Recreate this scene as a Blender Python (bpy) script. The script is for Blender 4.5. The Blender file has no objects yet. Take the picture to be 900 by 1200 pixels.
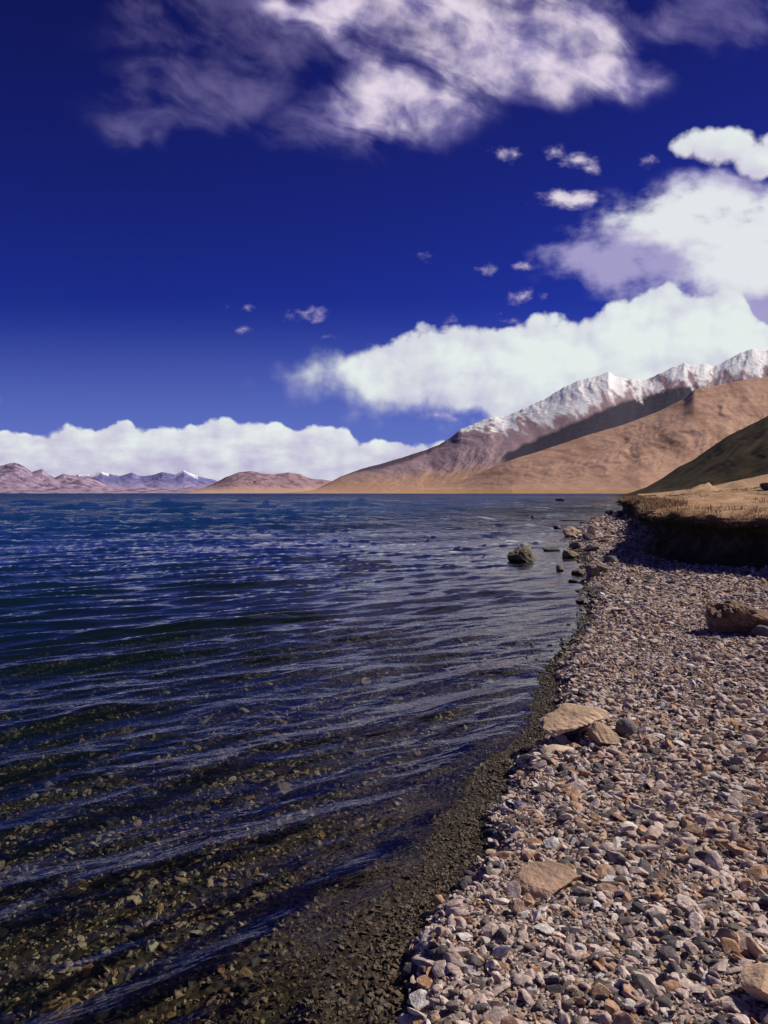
import bpy, bmesh, math, random
import numpy as np
from mathutils import Vector, Euler, Matrix

random.seed(7)
rng = np.random.default_rng(11)
scene = bpy.context.scene
COL = scene.collection
PI = math.pi
F = 880.0            # focal length of the photograph in its own pixels (900 x 1200)
CAM_H = 1.6
HZ = 578.0           # horizon row

SUN_AZ = math.radians(67)      # to the right of straight ahead (+Y)
SUN_EL = math.radians(42)
SUN_DIR = np.array([math.sin(SUN_AZ)*math.cos(SUN_EL), math.cos(SUN_AZ)*math.cos(SUN_EL), math.sin(SUN_EL)])

# ------------------------------------------------------------------ helpers
def tag(o, label=None, cat=None, group=None, kind=None):
    if label: o['label'] = label
    if cat: o['category'] = cat
    if group: o['group'] = group
    if kind: o['kind'] = kind
    return o

def link(name, me, mat=None, parent=None):
    o = bpy.data.objects.new(name, me)
    COL.objects.link(o)
    if mat is not None:
        me.materials.append(mat)
    if parent is not None:
        o.parent = parent
    return o

def grid_mesh(name, P, smooth=True, attrs=None):
    """P: (rows, cols, 3) -> mesh of quads. attrs: {name: (rows, cols) or (rows, cols, 3)}"""
    r, c, _ = P.shape
    me = bpy.data.meshes.new(name)
    idx = np.arange(r*c, dtype=np.int32).reshape(r, c)
    q = np.stack([idx[:-1, :-1], idx[:-1, 1:], idx[1:, 1:], idx[1:, :-1]], -1).reshape(-1)
    nf = len(q)//4
    me.vertices.add(r*c); me.vertices.foreach_set('co', P.reshape(-1).astype(np.float32))
    me.loops.add(len(q)); me.loops.foreach_set('vertex_index', q)
    me.polygons.add(nf)
    me.polygons.foreach_set('loop_start', np.arange(0, nf*4, 4, dtype=np.int32))
    me.update(calc_edges=True)
    me.polygons.foreach_set('use_smooth', np.full(nf, smooth))
    for k, a in (attrs or {}).items():
        a = np.asarray(a, dtype=np.float32)
        if a.ndim == 3:
            at = me.attributes.new(k, 'FLOAT_COLOR', 'POINT')
            rgba = np.concatenate([a.reshape(-1, 3), np.ones((r*c, 1), np.float32)], 1)
            at.data.foreach_set('color', rgba.reshape(-1))
        else:
            at = me.attributes.new(k, 'FLOAT', 'POINT')
            at.data.foreach_set('value', a.reshape(-1))
    me.update()
    return me

def sstep(a, b, x):
    t = np.clip((x-a)/(b-a), 0, 1)
    return t*t*(3-2*t)

_perm = np.random.default_rng(3).permutation(512).astype(np.int64)
_ang = np.random.default_rng(4).uniform(0, 2*PI, 512)
_gx, _gy = np.cos(_ang), np.sin(_ang)
def perlin(x, y, seed=0):
    x = np.asarray(x, float)+seed*17.31; y = np.asarray(y, float)-seed*9.77
    xi = np.floor(x).astype(np.int64); yi = np.floor(y).astype(np.int64)
    xf = x-xi; yf = y-yi
    u = xf*xf*xf*(xf*(xf*6-15)+10); v = yf*yf*yf*(yf*(yf*6-15)+10)
    def g(ix, iy, dx, dy):
        h = _perm[(ix+_perm[iy & 511]) & 511]
        return _gx[h]*dx+_gy[h]*dy
    a = g(xi, yi, xf, yf); b = g(xi+1, yi, xf-1, yf)
    c = g(xi, yi+1, xf, yf-1); d = g(xi+1, yi+1, xf-1, yf-1)
    return ((a+(b-a)*u)+((c+(d-c)*u)-(a+(b-a)*u))*v)*1.5
def fbm(x, y, oct=5, seed=0, gain=.5, lac=2.03):
    s = 0; a = 1; n = 0
    for i in range(oct):
        s = s+a*perlin(x, y, seed+i*3.7); n += a
        x = x*lac; y = y*lac; a *= gain
    return s/n
def ridged(x, y, oct=5, seed=0, gain=.55, lac=2.1):
    s = 0; a = 1; n = 0
    for i in range(oct):
        s = s+a*(1-np.abs(perlin(x, y, seed+i*3.7))*1.6); n += a
        x = x*lac; y = y*lac; a *= gain
    return s/n

def smooth_poly(pts, n=8):
    P = np.array(pts, float); out = []
    for i in range(len(P)-1):
        p0 = P[max(i-1, 0)]; p1 = P[i]; p2 = P[i+1]; p3 = P[min(i+2, len(P)-1)]
        # centripetal-ish: scale tangents by segment length
        L = np.linalg.norm(p2-p1)
        m1 = (p2-p0)/max(np.linalg.norm(p2-p0), 1e-6)*L
        m2 = (p3-p1)/max(np.linalg.norm(p3-p1), 1e-6)*L
        for k in range(n):
            t = k/n
            out.append((2*t**3-3*t**2+1)*p1+(t**3-2*t**2+t)*m1+(-2*t**3+3*t**2)*p2+(t**3-t**2)*m2)
    out.append(P[-1])
    return np.array(out)

def sdist(x, y, poly):
    """signed distance to the polyline, positive on its right hand side (land)"""
    sh = np.shape(x); x = np.ravel(x); y = np.ravel(y)
    best = np.full(x.shape, 1e18); sg = np.ones(x.shape)
    for i in range(len(poly)-1):
        a = poly[i]; b = poly[i+1]; e = b-a; L2 = e@e
        if L2 < 1e-12: continue
        t = np.clip(((x-a[0])*e[0]+(y-a[1])*e[1])/L2, 0, 1)
        dx = x-(a[0]+t*e[0]); dy = y-(a[1]+t*e[1])
        d2 = dx*dx+dy*dy
        m = d2 < best
        best[m] = d2[m]
        sg[m] = np.where((e[0]*(y[m]-a[1])-e[1]*(x[m]-a[0])) > 0, -1., 1.)
    return (np.sqrt(best)*sg).reshape(sh)

# ------------------------------------------------------------------ node helpers
class NT:
    def __init__(self, tree):
        self.t = tree; self.n = tree.nodes; self.l = tree.links
    def node(self, typ, **kw):
        nd = self.n.new(typ)
        for k, v in kw.items(): setattr(nd, k, v)
        return nd
    def put(self, sock, v):
        if v is None: return
        if isinstance(v, bpy.types.NodeSocket): self.l.new(v, sock)
        else:
            if sock.type == 'RGBA' and not isinstance(v, (int, float)) and len(v) == 3: v = (*v, 1)
            sock.default_value = v
    def m(self, op, a, b=None, c=None, clamp=False):
        nd = self.node('ShaderNodeMath', operation=op, use_clamp=clamp)
        for s, v in zip(nd.inputs, (a, b, c)): self.put(s, v)
        return nd.outputs[0]
    def vm(self, op, a, b=None, scale=None):
        nd = self.node('ShaderNodeVectorMath', operation=op)
        self.put(nd.inputs[0], a); self.put(nd.inputs[1], b)
        if scale is not None: self.put(nd.inputs['Scale'], scale)
        return nd.outputs['Value'] if op in ('LENGTH', 'DOT_PRODUCT', 'DISTANCE') else nd.outputs[0]
    def xyz(self, x, y, z):
        nd = self.node('ShaderNodeCombineXYZ')
        for s, v in zip(nd.inputs, (x, y, z)): self.put(s, v)
        return nd.outputs[0]
    def sep(self, v):
        nd = self.node('ShaderNodeSeparateXYZ'); self.put(nd.inputs[0], v)
        return nd.outputs
    def ss(self, x, a, b, lo=0., hi=1.):
        nd = self.node('ShaderNodeMapRange', interpolation_type='SMOOTHSTEP')
        for s, v in zip(nd.inputs, (x, a, b, lo, hi)): self.put(s, v)
        return nd.outputs[0]
    def lin(self, x, a, b, lo=0., hi=1.):
        nd = self.node('ShaderNodeMapRange')
        for s, v in zip(nd.inputs, (x, a, b, lo, hi)): self.put(s, v)
        return nd.outputs[0]
    def mix(self, f, a, b, mode='MIX'):
        nd = self.node('ShaderNodeMix', data_type='RGBA', blend_type=mode)
        self.put(nd.inputs[0], f); self.put(nd.inputs[6], a); self.put(nd.inputs[7], b)
        return nd.outputs[2]
    def noise(self, v, scale, detail=4, rough=.5, dist=0, out=0, lac=2., typ=None, dims='3D'):
        nd = self.node('ShaderNodeTexNoise', noise_dimensions=dims)
        if typ: nd.noise_type = typ
        self.put(nd.inputs['Vector'], v)
        self.put(nd.inputs['Scale'], scale); self.put(nd.inputs['Detail'], detail)
        self.put(nd.inputs['Roughness'], rough); self.put(nd.inputs['Distortion'], dist)
        self.put(nd.inputs['Lacunarity'], lac)
        return nd.outputs[out]
    def voro(self, v, scale, feature='F1', out='Distance', detail=0, rough=.5, rand=1., smooth=None, dims='3D'):
        nd = self.node('ShaderNodeTexVoronoi', feature=feature, voronoi_dimensions=dims)
        self.put(nd.inputs['Vector'], v); self.put(nd.inputs['Scale'], scale)
        self.put(nd.inputs['Detail'], detail); self.put(nd.inputs['Roughness'], rough)
        self.put(nd.inputs['Randomness'], rand)
        if smooth is not None: self.put(nd.inputs['Smoothness'], smooth)
        return nd.outputs[out]
    def ramp(self, f, stops, interp='LINEAR'):
        nd = self.node('ShaderNodeValToRGB'); cr = nd.color_ramp; cr.interpolation = interp
        while len(cr.elements) < len(stops): cr.elements.new(.5)
        for e, (p, c) in zip(cr.elements, stops):
            e.position = p; e.color = (*c, 1) if len(c) == 3 else c
        self.put(nd.inputs[0], f)
        return nd.outputs[0]
    def curve(self, x, pts):
        """piecewise linear function through pts (x, y), any range"""
        xs = [p[0] for p in pts]; ys = [p[1] for p in pts]
        x0, x1 = min(xs), max(xs); y0, y1 = min(ys), max(ys)
        nd = self.node('ShaderNodeFloatCurve'); cm = nd.mapping; cu = cm.curves[0]
        N = [((a-x0)/(x1-x0), (b-y0)/(y1-y0)) for a, b in pts]
        cu.points[0].location = N[0]; cu.points[1].location = N[-1]
        for p in N[1:-1]: cu.points.new(*p)
        for p in cu.points: p.handle_type = 'VECTOR'
        cm.update()
        self.put(nd.inputs['Value'], self.lin(x, x0, x1))
        return self.m('MULTIPLY_ADD', nd.outputs[0], y1-y0, y0)
    def attr(self, name, out='Fac'):
        nd = self.node('ShaderNodeAttribute', attribute_name=name)
        return nd.outputs[out]
    def bump(self, h, strength=1., dist=.01, normal=None):
        nd = self.node('ShaderNodeBump'); self.put(nd.inputs['Strength'], strength)
        self.put(nd.inputs['Distance'], dist); self.put(nd.inputs['Height'], h)
        if normal is not None: self.put(nd.inputs['Normal'], normal)
        return nd.outputs[0]

def material(name):
    m = bpy.data.materials.new(name); m.use_nodes = True
    m.node_tree.nodes.clear()
    n = NT(m.node_tree)
    out = n.node('ShaderNodeOutputMaterial')
    return m, n, out
def principled(n, out, color, rough=.8, normal=None, spec=.3):
    b = n.node('ShaderNodeBsdfPrincipled')
    n.put(b.inputs['Base Color'], color); n.put(b.inputs['Roughness'], rough)
    n.put(b.inputs['Specular IOR Level'], spec)
    if normal is not None: n.put(b.inputs['Normal'], normal)
    n.l.new(b.outputs[0], out.inputs[0])
    return b

# ------------------------------------------------------------------ world: Nishita sky with drifting clouds
def U(px): return (px-450)/100.
def V(py): return (HZ-py)/100.

def build_world():
    w = bpy.data.worlds.new("World"); scene.world = w; w.use_nodes = True
    w.node_tree.nodes.clear()
    n = NT(w.node_tree)
    out = n.node('ShaderNodeOutputWorld'); bg = n.node('ShaderNodeBackground')
    n.l.new(bg.outputs[0], out.inputs[0])
    bg.inputs['Strength'].default_value = .1
    sky = n.node('ShaderNodeTexSky', sky_type='NISHITA')
    sky.sun_disc = False; sky.sun_elevation = SUN_EL; sky.sun_rotation = SUN_AZ
    sky.altitude = 4300; sky.air_density = 1.0; sky.dust_density = .2; sky.ozone_density = 3.
    d = n.node('ShaderNodeTexCoord').outputs['Generated']
    dx, dy, dz = n.sep(d)
    yy = n.m('MAXIMUM', dy, .12)
    k = F/100.
    u = n.m('MULTIPLY', n.m('DIVIDE', dx, yy), k)
    v = n.m('MULTIPLY', n.m('DIVIDE', dz, yy), k)
    front = n.ss(dy, .3, .55)
    # colour grade of the blue: thin high-altitude air, deep at the top and paler low down
    tint = n.ramp(n.m('MULTIPLY', n.m('MAXIMUM', dz, 0), 1.6), [(0, SKY_T[0]), (.12, SKY_T[1]), (.4, SKY_T[2]), (.95, SKY_T[3])])
    blue = n.mix(1., sky.outputs[0], tint, 'MULTIPLY')

    P0 = n.xyz(u, v, 0.)
    warp = n.noise(P0, .9, 3, .55, out=1, dims='2D')
    warp = n.vm('SCALE', n.vm('SUBTRACT', warp, (.5, .5, .5)), scale=.45)

    Etop = [(-9, 0.5), (-2, 0.7), (U(255), V(470)), (U(285), V(446)), (U(325), V(424)), (U(375), V(402)), (U(400), V(396)), (U(440), V(400)), (U(480), V(384)), (U(530), V(372)),
            (U(560), V(378)), (U(620), V(368)), (U(690), V(360)), (U(715), V(345)), (U(760), V(330)), (U(800), V(333)), (U(850), V(325)),
            (U(868), V(338)), (U(885), V(362)), (U(905), V(380)), (U(1000), V(372)), (9, V(420))]
    Ebot = [(-9, 1.4), (U(200), V(440)), (U(300), V(462)), (U(340), V(492)), (U(420), V(514)), (U(500), V(518)), (U(560), V(532)), (U(640), V(570)), (9, V(640))]
    Ftop = [(-9, V(515)), (-6, V(500)), (U(0), V(506)), (U(60), V(501)), (U(100), V(498)), (U(140), V(491)), (U(162), V(500)), (U(200), V(497)), (U(225), V(491)),
            (U(262), V(483)), (U(285), V(494)), (U(315), V(491)), (U(345), V(498)), (U(378), V(492)), (U(405), V(497)), (U(420), V(509)),
            (U(450), V(513)), (U(530), V(516)), (U(600), V(530)), (U(700), V(600)), (9, V(600))]
    C_el = [(842, 178, 62, 30), (800, 178, 34, 20), (893, 192, 62, 30), (930, 180, 70, 34)]
    B_el = [(585, 184, 13, 9), (602, 186, 10, 11), (647, 183, 16, 13), (672, 192, 30, 10), (688, 203, 18, 8), (668, 237, 40, 15), (750, 193, 12, 8),
            (720, 248, 18, 5), (498, 302, 9, 5), (567, 317, 11, 6), (611, 315, 12, 5), (604, 350, 16, 8), (637, 351, 8, 8), (600, 377, 12, 5), (358, 368, 26, 8),
            (384, 396, 10, 5), (288, 386, 8, 4), (290, 362, 8, 3), (2, 467, 8, 6), (510, 487, 22, 5), (530, 491, 10, 3), (528, 378, 14, 6), (725, 277, 26, 13), (748, 280, 24, 10)]

    def ell(P, e):
        c = n.vm('SUBTRACT', P, (U(e[0]), V(e[1]), 0))
        s = n.vm('MULTIPLY', c, (100./e[2], 100./e[3], 0))
        return n.m('MULTIPLY', n.m('SUBTRACT', 1., n.vm('LENGTH', s)), e[3]/100.)
    def unite(L):
        a = L[0]
        for b in L[1:]: a = n.m('MAXIMUM', a, b)
        return a

    # billow noise shared by the cumulus, evaluated on the sky and again nearer the sun
    def cumulus(P):
        x, y, _ = n.sep(P)
        Pw = n.vm('ADD', P, n.vm('SCALE', warp, scale=.35))
        bil = n.m('SUBTRACT', .42, n.voro(Pw, 2.1, 'F1', detail=2., rough=.5, dims='2D'))
        fb = n.m('SUBTRACT', n.noise(P, 2.6, 7, .56, dims='2D'), .5)
        nz = n.m('ADD', n.m('MULTIPLY', bil, .20), n.m('MULTIPLY', fb, .34))
        et = n.m('SUBTRACT', n.curve(x, Etop), y)
        eb = n.m('MULTIPLY', n.m('SUBTRACT', y, n.curve(x, Ebot)), .5)
        E = n.m('ADD', n.m('MINIMUM', et, eb), n.m('MULTIPLY', nz, .9))
        Ff = n.m('ADD', n.m('SUBTRACT', n.curve(x, Ftop), y), n.m('MULTIPLY', nz, .55))
        Cc = n.m('ADD', n.m('MULTIPLY', unite([ell(P, e) for e in C_el]), 1.2), n.m('MULTIPLY', nz, .75))
        return nz, E, Ff, Cc
    off = (.09, .10, 0)
    nz, E, Ff, Cc = cumulus(P0)
    nz2, E2, Ff2, Cc2 = cumulus(n.vm('ADD', P0, off))
    small_noise = n.m('SUBTRACT', n.noise(n.vm('MULTIPLY', P0, (.8, 1.15, 1.)), 4.2, 5, .58, dims='2D'), .5)
    Bb = n.m('ADD', n.m('ADD', n.m('MULTIPLY', unite([ell(P0, e) for e in B_el]), 1.1), n.m('MULTIPLY', small_noise, .34)), -.012)

    col = blue
    S = 10.   # background strength is .1, so radiance x 10
    def c(rgb): return tuple(x*S for x in rgb)
    WHITE = c((.78, .84, .83)); LAV = c((.42, .38, .62)); PINK = c((.78, .70, .80))
    # haze in the lower sky
    hz = n.ss(v, 2.3, .2)
    col = n.mix(n.m('MULTIPLY', hz, .75), col, c((.15, .20, .56)))
    # A: thin ragged altocumulus, upper frame
    Pa = n.vm('ADD', P0, n.vm('SCALE', warp, scale=1.1))
    rot = n.node('ShaderNodeMapping'); rot.inputs['Rotation'].default_value = (0, 0, math.radians(24)); n.put(rot.inputs['Vector'], Pa)
    fib = n.vm('MULTIPLY', rot.outputs[0], (.8, 2.0, 1.))
    na = n.noise(fib, 1.05, 6, .54, dist=.3, dims='2D')
    nfine = n.noise(P0, 2.2, 5, .52, dims='2D')
    A_el = [(590, 55, 215, 72), (470, 125, 120, 62), (690, 95, 110, 42), (480, 20, 200, 50)]
    A2_el = [(300, 45, 190, 60), (175, 150, 75, 45), (400, 150, 110, 50), (840, 20, 160, 60), (230, 110, 140, 60), (250, 20, 150, 40)]
    def soft(e):
        cc = n.vm('SUBTRACT', Pa, (U(e[0]), V(e[1]), 0))
        s = n.vm('LENGTH', n.vm('MULTIPLY', cc, (100./e[2], 100./e[3], 0)))
        return n.ss(s, 1.25, .15)
    mA = unite([soft(e) for e in A_el]); mA2 = unite([soft(e) for e in A2_el])
    na2 = n.m('ADD', n.m('MULTIPLY', na, .7), n.m('MULTIPLY', nfine, .3))
    aA = n.ss(n.m('ADD', na2, n.m('MULTIPLY', mA, .40)), .46, 1.06)
    aA = n.m('MULTIPLY', aA, n.ss(mA, 0., .45))
    aA2 = n.m('MULTIPLY', n.ss(n.m('ADD', na2, n.m('MULTIPLY', mA2, .26)), .52, .98), n.m('MULTIPLY', n.ss(mA2, 0., .8), .40))
    col = n.mix(aA2, col, c((.36, .30, .58)))
    colA = n.mix(n.ss(n.m('ADD', n.m('MULTIPLY', nfine, .7), n.m('MULTIPLY', aA, .55)), .40, 1.), c((.33, .28, .58)), c((.84, .74, .86)))
    col = n.mix(n.m('MULTIPLY', aA, .95), col, colA)
    # generic high cloud outside the photographed quarter of the sky
    Pg = n.vm('DIVIDE', d, n.m('ADD', n.m('MAXIMUM', dz, 0.), .18))
    ng = n.ss(n.noise(Pg, 1.3, 4, .58, dims='2D'), .56, .78)
    # D: lavender veil on the right
    mD = unite([soft(e) for e in [(735, 306, 130, 34), (835, 290, 200, 72), (880, 250, 180, 50), (880, 340, 140, 75)]])
    nD = n.noise(n.vm('MULTIPLY', P0, (1., 1.6, 1.)), 1.3, 6, .58, dims='2D')
    aD = n.m('MULTIPLY', n.ss(n.m('ADD', nD, n.m('MULTIPLY', mD, .55)), .55, .98), n.ss(mD, 0, .4))
    br = n.m('ADD', unite([soft(e) for e in [(850, 262, 170, 44), (890, 300, 120, 60)]]), n.m('MULTIPLY', n.m('SUBTRACT', nD, .5), 1.2))
    colD = n.mix(n.ss(br, .1, .8), c((.38, .35, .60)), c((.80, .83, .85)))
    col = n.mix(n.m('MULTIPLY', aD, .95), col, colD)
    # cumulus masses
    def lay(col, D, D2, edge, base, k, wht=WHITE, lav=LAV):
        a = n.ss(D, 0., edge)
        g = n.m('MULTIPLY_ADD', n.m('SUBTRACT', D, D2), k, base, clamp=True)
        return n.mix(a, col, n.mix(g, lav, wht)), a
    edE = n.lin(u, U(330), U(450), .60, .10)
    edE = n.m('ADD', edE, n.m('MULTIPLY', n.ss(n.m('SUBTRACT', v, n.curve(u, Ebot)), .75, .15), .32))
    gE = n.m('ADD', n.ss(E, .0, .5, .50, .80), n.ss(n.m('SUBTRACT', v, n.curve(u, Ebot)), .1, .8, 0., .16))
    aE = n.ss(E, 0., edE)
    lit = n.m('MULTIPLY_ADD', n.m('ADD', n.m('SUBTRACT', E, E2), n.m('MULTIPLY', n.m('SUBTRACT', n.noise(n.vm('MULTIPLY', P0, (1, 1.7, 1)), 1.3, 6, .55, dims='2D'), .5), .8)), 1.1, n.m('ADD', gE, -.08), clamp=True)
    col = n.mix(aE, col, n.mix(lit, LAV, WHITE))
    col, aC = lay(col, Cc, Cc2, .12, .62, 1.8, lav=c((.55, .48, .68)))
    baseF = n.m('ADD', n.ss(v, .12, .85, .02, .52), n.m('MULTIPLY', n.m('SUBTRACT', n.noise(n.vm('MULTIPLY', P0, (1, 2.4, 1)), 1.8, 5, .58, dims='2D'), .5), 1.5))
    col, aF = lay(col, Ff, Ff2, .05, baseF, 2.4, lav=c((.50, .46, .66)))
    aB = n.m('MULTIPLY', n.ss(Bb, -.015, .16), .92)
    col = n.mix(aB, col, n.mix(n.ss(Bb, .02, .16), c((.45, .38, .62)), c((.80, .74, .80))))
    side = n.mix(n.m('MULTIPLY', ng, .7), blue, c((.45, .41, .58)))
    col = n.mix(front, side, col)
    n.l.new(col, bg.inputs['Color'])
    w.cycles.sampling_method = 'MANUAL'; w.cycles.sample_map_resolution = 256
    return w
SKY_T = [(.21, .29, .77), (.135, .19, .65), (.10, .122, .63), (.09, .068, .36)]
build_world()

sun_data = bpy.data.lights.new('sun', 'SUN'); sun_data.energy = 5.0; sun_data.angle = math.radians(.5)
sun_data.color = (1., .92, .80)
sun = bpy.data.objects.new('sun', sun_data); COL.objects.link(sun)
sun.rotation_euler = Vector(-SUN_DIR).to_track_quat('-Z', 'Y').to_euler()

cam_data = bpy.data.cameras.new('camera'); cam_data.sensor_fit = 'VERTICAL'; cam_data.sensor_height = 36.
cam_data.lens = 36.*F/1200.; cam_data.clip_start = .05; cam_data.clip_end = 200000.
cam = bpy.data.objects.new('camera', cam_data); COL.objects.link(cam)
cam.location = (0, 0, CAM_H)
cam.rotation_euler = (math.radians(90)-math.atan((600-HZ)/F), 0, 0)
scene.camera = cam
scene.view_settings.view_transform = 'Standard'; scene.view_settings.look = 'None'
scene.view_settings.exposure = 0; scene.view_settings.gamma = 1

def at(px, py, z=0.):
    """the point on level z seen at a pixel of the 900 x 1200 photograph"""
    a = math.atan((600-HZ)/F)
    # ray in camera space
    rx, ry, rz = (px-450)/F, (600-py)/F, -1.
    # camera looks along +Y pitched down by a
    wy = math.cos(a)+ry*math.sin(a); wz = -math.sin(a)+ry*math.cos(a)
    t = (z-CAM_H)/wz
    return Vector((rx*t, wy*t, z))

# ------------------------------------------------------------------ the lie of the land
SHORE = smooth_poly([(-9, -14), (-3.2, -6), (-1.0, -2.), (-.30, .6), (.05, 2.26), (.09, 2.6), (.31, 3.05), (.50, 3.6), (.74, 4.24), (1.10, 5.0), (1.28, 5.6),
                     (1.46, 6.4), (2.05, 8.), (2.75, 9.9), (3.75, 13.4), (4.5, 16.5), (5.6, 22.), (8.6, 32), (13, 46), (25, 76), (66, 200), (234, 700), (720, 2100), (1700, 4600), (4000, 9000)])
BANK = smooth_poly([(26, -16), (15, -4), (9.6, 5.5), (7.5, 10.2), (6.75, 13.2), (6.15, 16.6), (6.75, 19.4), (8.3, 23), (11.5, 33), (17., 53), (27, 77.), (69, 203), (238, 702), (728, 2100), (1712, 4600), (4020, 9000)])

def shore_d(x, y):
    d = sdist(x, y, SHORE)
    r = np.hypot(x, y)
    return d+.07*fbm(x*1.7, y*1.7, 3, 5)+.035*perlin(x*7, y*7, 9)+sstep(9, 14, r)*.35*fbm(x*.55, y*.55, 3, 21)
def terrace_z(db, x, y):
    e = np.clip(db, 0, 60)
    z = 1.22+.06*e+.0025*e*e+np.clip(db-60, 0, 1e9)*.02
    z = z+.16*fbm(x*.25, y*.25, 4, 31)*sstep(0, 4, db)+.07*fbm(x*.9, y*.9, 4, 33)*sstep(.3, 2, db)+.5*fbm(x*.07, y*.07, 3, 35)*sstep(5, 25, db)
    for (bx, by, s, a) in [(35.2, 84, 1.7, 1.6), (38., 88, 1.5, 1.5), (44., 96, 2.0, 1.2), (46.5, 99, 1.6, 1.0), (31.5, 80, 1.2, .5), (16, 38, 1.3, .30), (15.2, 33, .9, .22), (19.5, 42, 1.5, .25)]:
        q = ((x-bx)**2+(y-by)**2)/(s*s)
        z = z+a*np.exp(-q)*(1+.5*fbm(x*1.1, y*1.1, 3, 41))
    return z
def beach_z(x, y):
    d = shore_d(x, y)
    land = .022+.075*sstep(0., .16, d)+.050*np.clip(d, 0, 9)+.012*np.clip(d-9, 0, 40)
    land = land+.018*fbm(x*2.3, y*2.3, 4, 51)*sstep(0, .3, d)+.05*fbm(x*.5, y*.5, 2, 53)*sstep(.3, 2, d)
    dw = np.clip(-d, 0, None)
    wf = np.interp(y, [1, 4, 6.5, 9], [.40, .27, .18, .06])
    bed = .022-.034*np.minimum(dw/wf, 1)-.085*np.clip(dw-wf, 0, 6)-.16*np.clip(dw-wf-6, 0, 150)
    bed = bed+.022*fbm(x*1.4, y*1.4, 4, 55)*sstep(.3, 1.5, dw)
    bed = np.maximum(bed, -25)
    return np.where(d > 0, land, bed), d
def ground_z(x, y):
    z, d = beach_z(x, y)
    db = sdist(x, y, BANK)
    t = terrace_z(db, x, y)
    return np.where(db > 1.0, t-.03, np.where(db > .2, np.minimum(z, .5), z)), d, db

# perspective-friendly grid fanned out from a point behind the camera
def fan(rows, s0, s1, nc, oy=-3.):
    s = np.linspace(s0, s1, nc)
    Y = np.asarray(rows)[:, None]+0*s[None, :]
    X = s[None, :]*(Y-oy)
    return X, Y
def rows_to(y0, y1, k, smin, far=60000., nfar=60):
    r = [y0]
    while r[-1] < y1: r.append(r[-1]+max(k*max(r[-1], 0)**2/1408., smin))
    return np.concatenate([np.array(r), np.geomspace(r[-1]*1.06, far, nfar)])

# ------------------------------------------------------------------ rock materials
def rock_material(name, tones, wet=True, bump=.35, spec=.3):
    m, n, out = material(name)
    oi = n.node('ShaderNodeObjectInfo'); g = n.node('ShaderNodeNewGeometry'); tc = n.node('ShaderNodeTexCoord')
    p = n.vm('ADD', tc.outputs['Object'], n.vm('SCALE', (13.1, 7.7, 3.3), scale=oi.outputs['Random']))
    base = n.ramp(oi.outputs['Random'], tones)
    mott = n.noise(p, 2.2, 6, .65)
    vein = n.noise(n.vm('MULTIPLY', p, (1.2, 1.2, 6.)), 2.5, 4, .6)
    col = n.mix(n.ss(mott, .35, .72), n.vm('SCALE', base, scale=.62), n.vm('SCALE', base, scale=1.25))
    col = n.mix(n.m('MULTIPLY', n.ss(vein, .52, .7), .35), col, (.33, .20, .12))
    col = n.mix(n.m('MULTIPLY', n.ss(n.noise(p, 14., 3, .7), .55, .8), .5), col, (.06, .055, .055))
    rough = .82
    if wet:
        z = n.sep(g.outputs['Position'])[2]
        w = n.ss(z, .06, .03); dp = n.ss(z, .0, -.06)
        col = n.mix(w, col, n.mix(1., col, n.mix(dp, (.22, .20, .14), (.62, .59, .46)), 'MULTIPLY'))
        rough = n.lin(w, 0, 1, .85, .38)
    h = n.m('ADD', n.noise(p, 3., 8, .65), n.m('MULTIPLY', vein, .35))
    principled(n, out, col, rough, n.bump(h, bump, .25), spec)
    return m

TONES = {
    'grey': [(0, (.47, .36, .325)), (.35, (.67, .52, .46)), (.7, (.57, .45, .425)), (1, (.80, .65, .585))],
    'rust': [(0, (.55, .32, .19)), (.5, (.50, .31, .21)), (1, (.66, .45, .31))],
    'pale': [(0, (.72, .64, .58)), (.5, (.80, .74, .70)), (1, (.70, .66, .68))],
    'dark': [(0, (.10, .09, .095)), (.5, (.15, .13, .14)), (1, (.19, .155, .135))],
}
ROCK = {k: rock_material(k+'_stone', v) for k, v in TONES.items()}

def rock_mesh(name, seed, sub=3, cuts=7, squash=(1, .75, .42), cut_depth=(.45, .85), planes=None, noise=.06):
    """an icosphere shaved by planes: flat broken faces with worn edges"""
    r = random.Random(seed)
    bm = bmesh.new(); bmesh.ops.create_icosphere(bm, subdivisions=sub, radius=1.)
    co = np.array([v.co[:] for v in bm.verts])
    pl = []
    for _ in range(cuts):
        v = np.array([r.gauss(0, 1), r.gauss(0, 1), r.gauss(0, .9)]); v /= np.linalg.norm(v)
        pl.append((v, r.uniform(*cut_depth)))
    for nv, dd in (planes or []):
        v = np.array(nv, float); pl.append((v/np.linalg.norm(v), dd))
    for v, dd in pl:
        q = co@v-dd
        co = np.where((q > 0)[:, None], co-np.outer(np.maximum(q, 0)*.97, v), co)
    nn = fbm(co[:, 0]*1.7+seed*3.1+co[:, 2], co[:, 1]*1.7-co[:, 2]*.8, 4, seed % 17)
    nm = co/np.maximum(np.linalg.norm(co, axis=1, keepdims=True), 1e-6)
    co = co+nm*(nn*noise*1.6)[:, None]
    if sub > 3:
        n3 = ridged(co[:, 0]*4.1+seed+co[:, 2]*2.2, co[:, 1]*4.1-co[:, 2]*3.1, 4, seed % 13)-.6
        co = co+nm*(n3*noise*.9)[:, None]
    co = co*np.array(squash)
    for v, c in zip(bm.verts, co): v.co = c
    me = bpy.data.meshes.new(name); bm.to_mesh(me); bm.free()
    me.polygons.foreach_set('use_smooth', np.full(len(me.polygons), True))
    if hasattr(me, 'set_sharp_from_angle'): me.set_sharp_from_angle(angle=math.radians(28))
    me.update()
    return me

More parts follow.
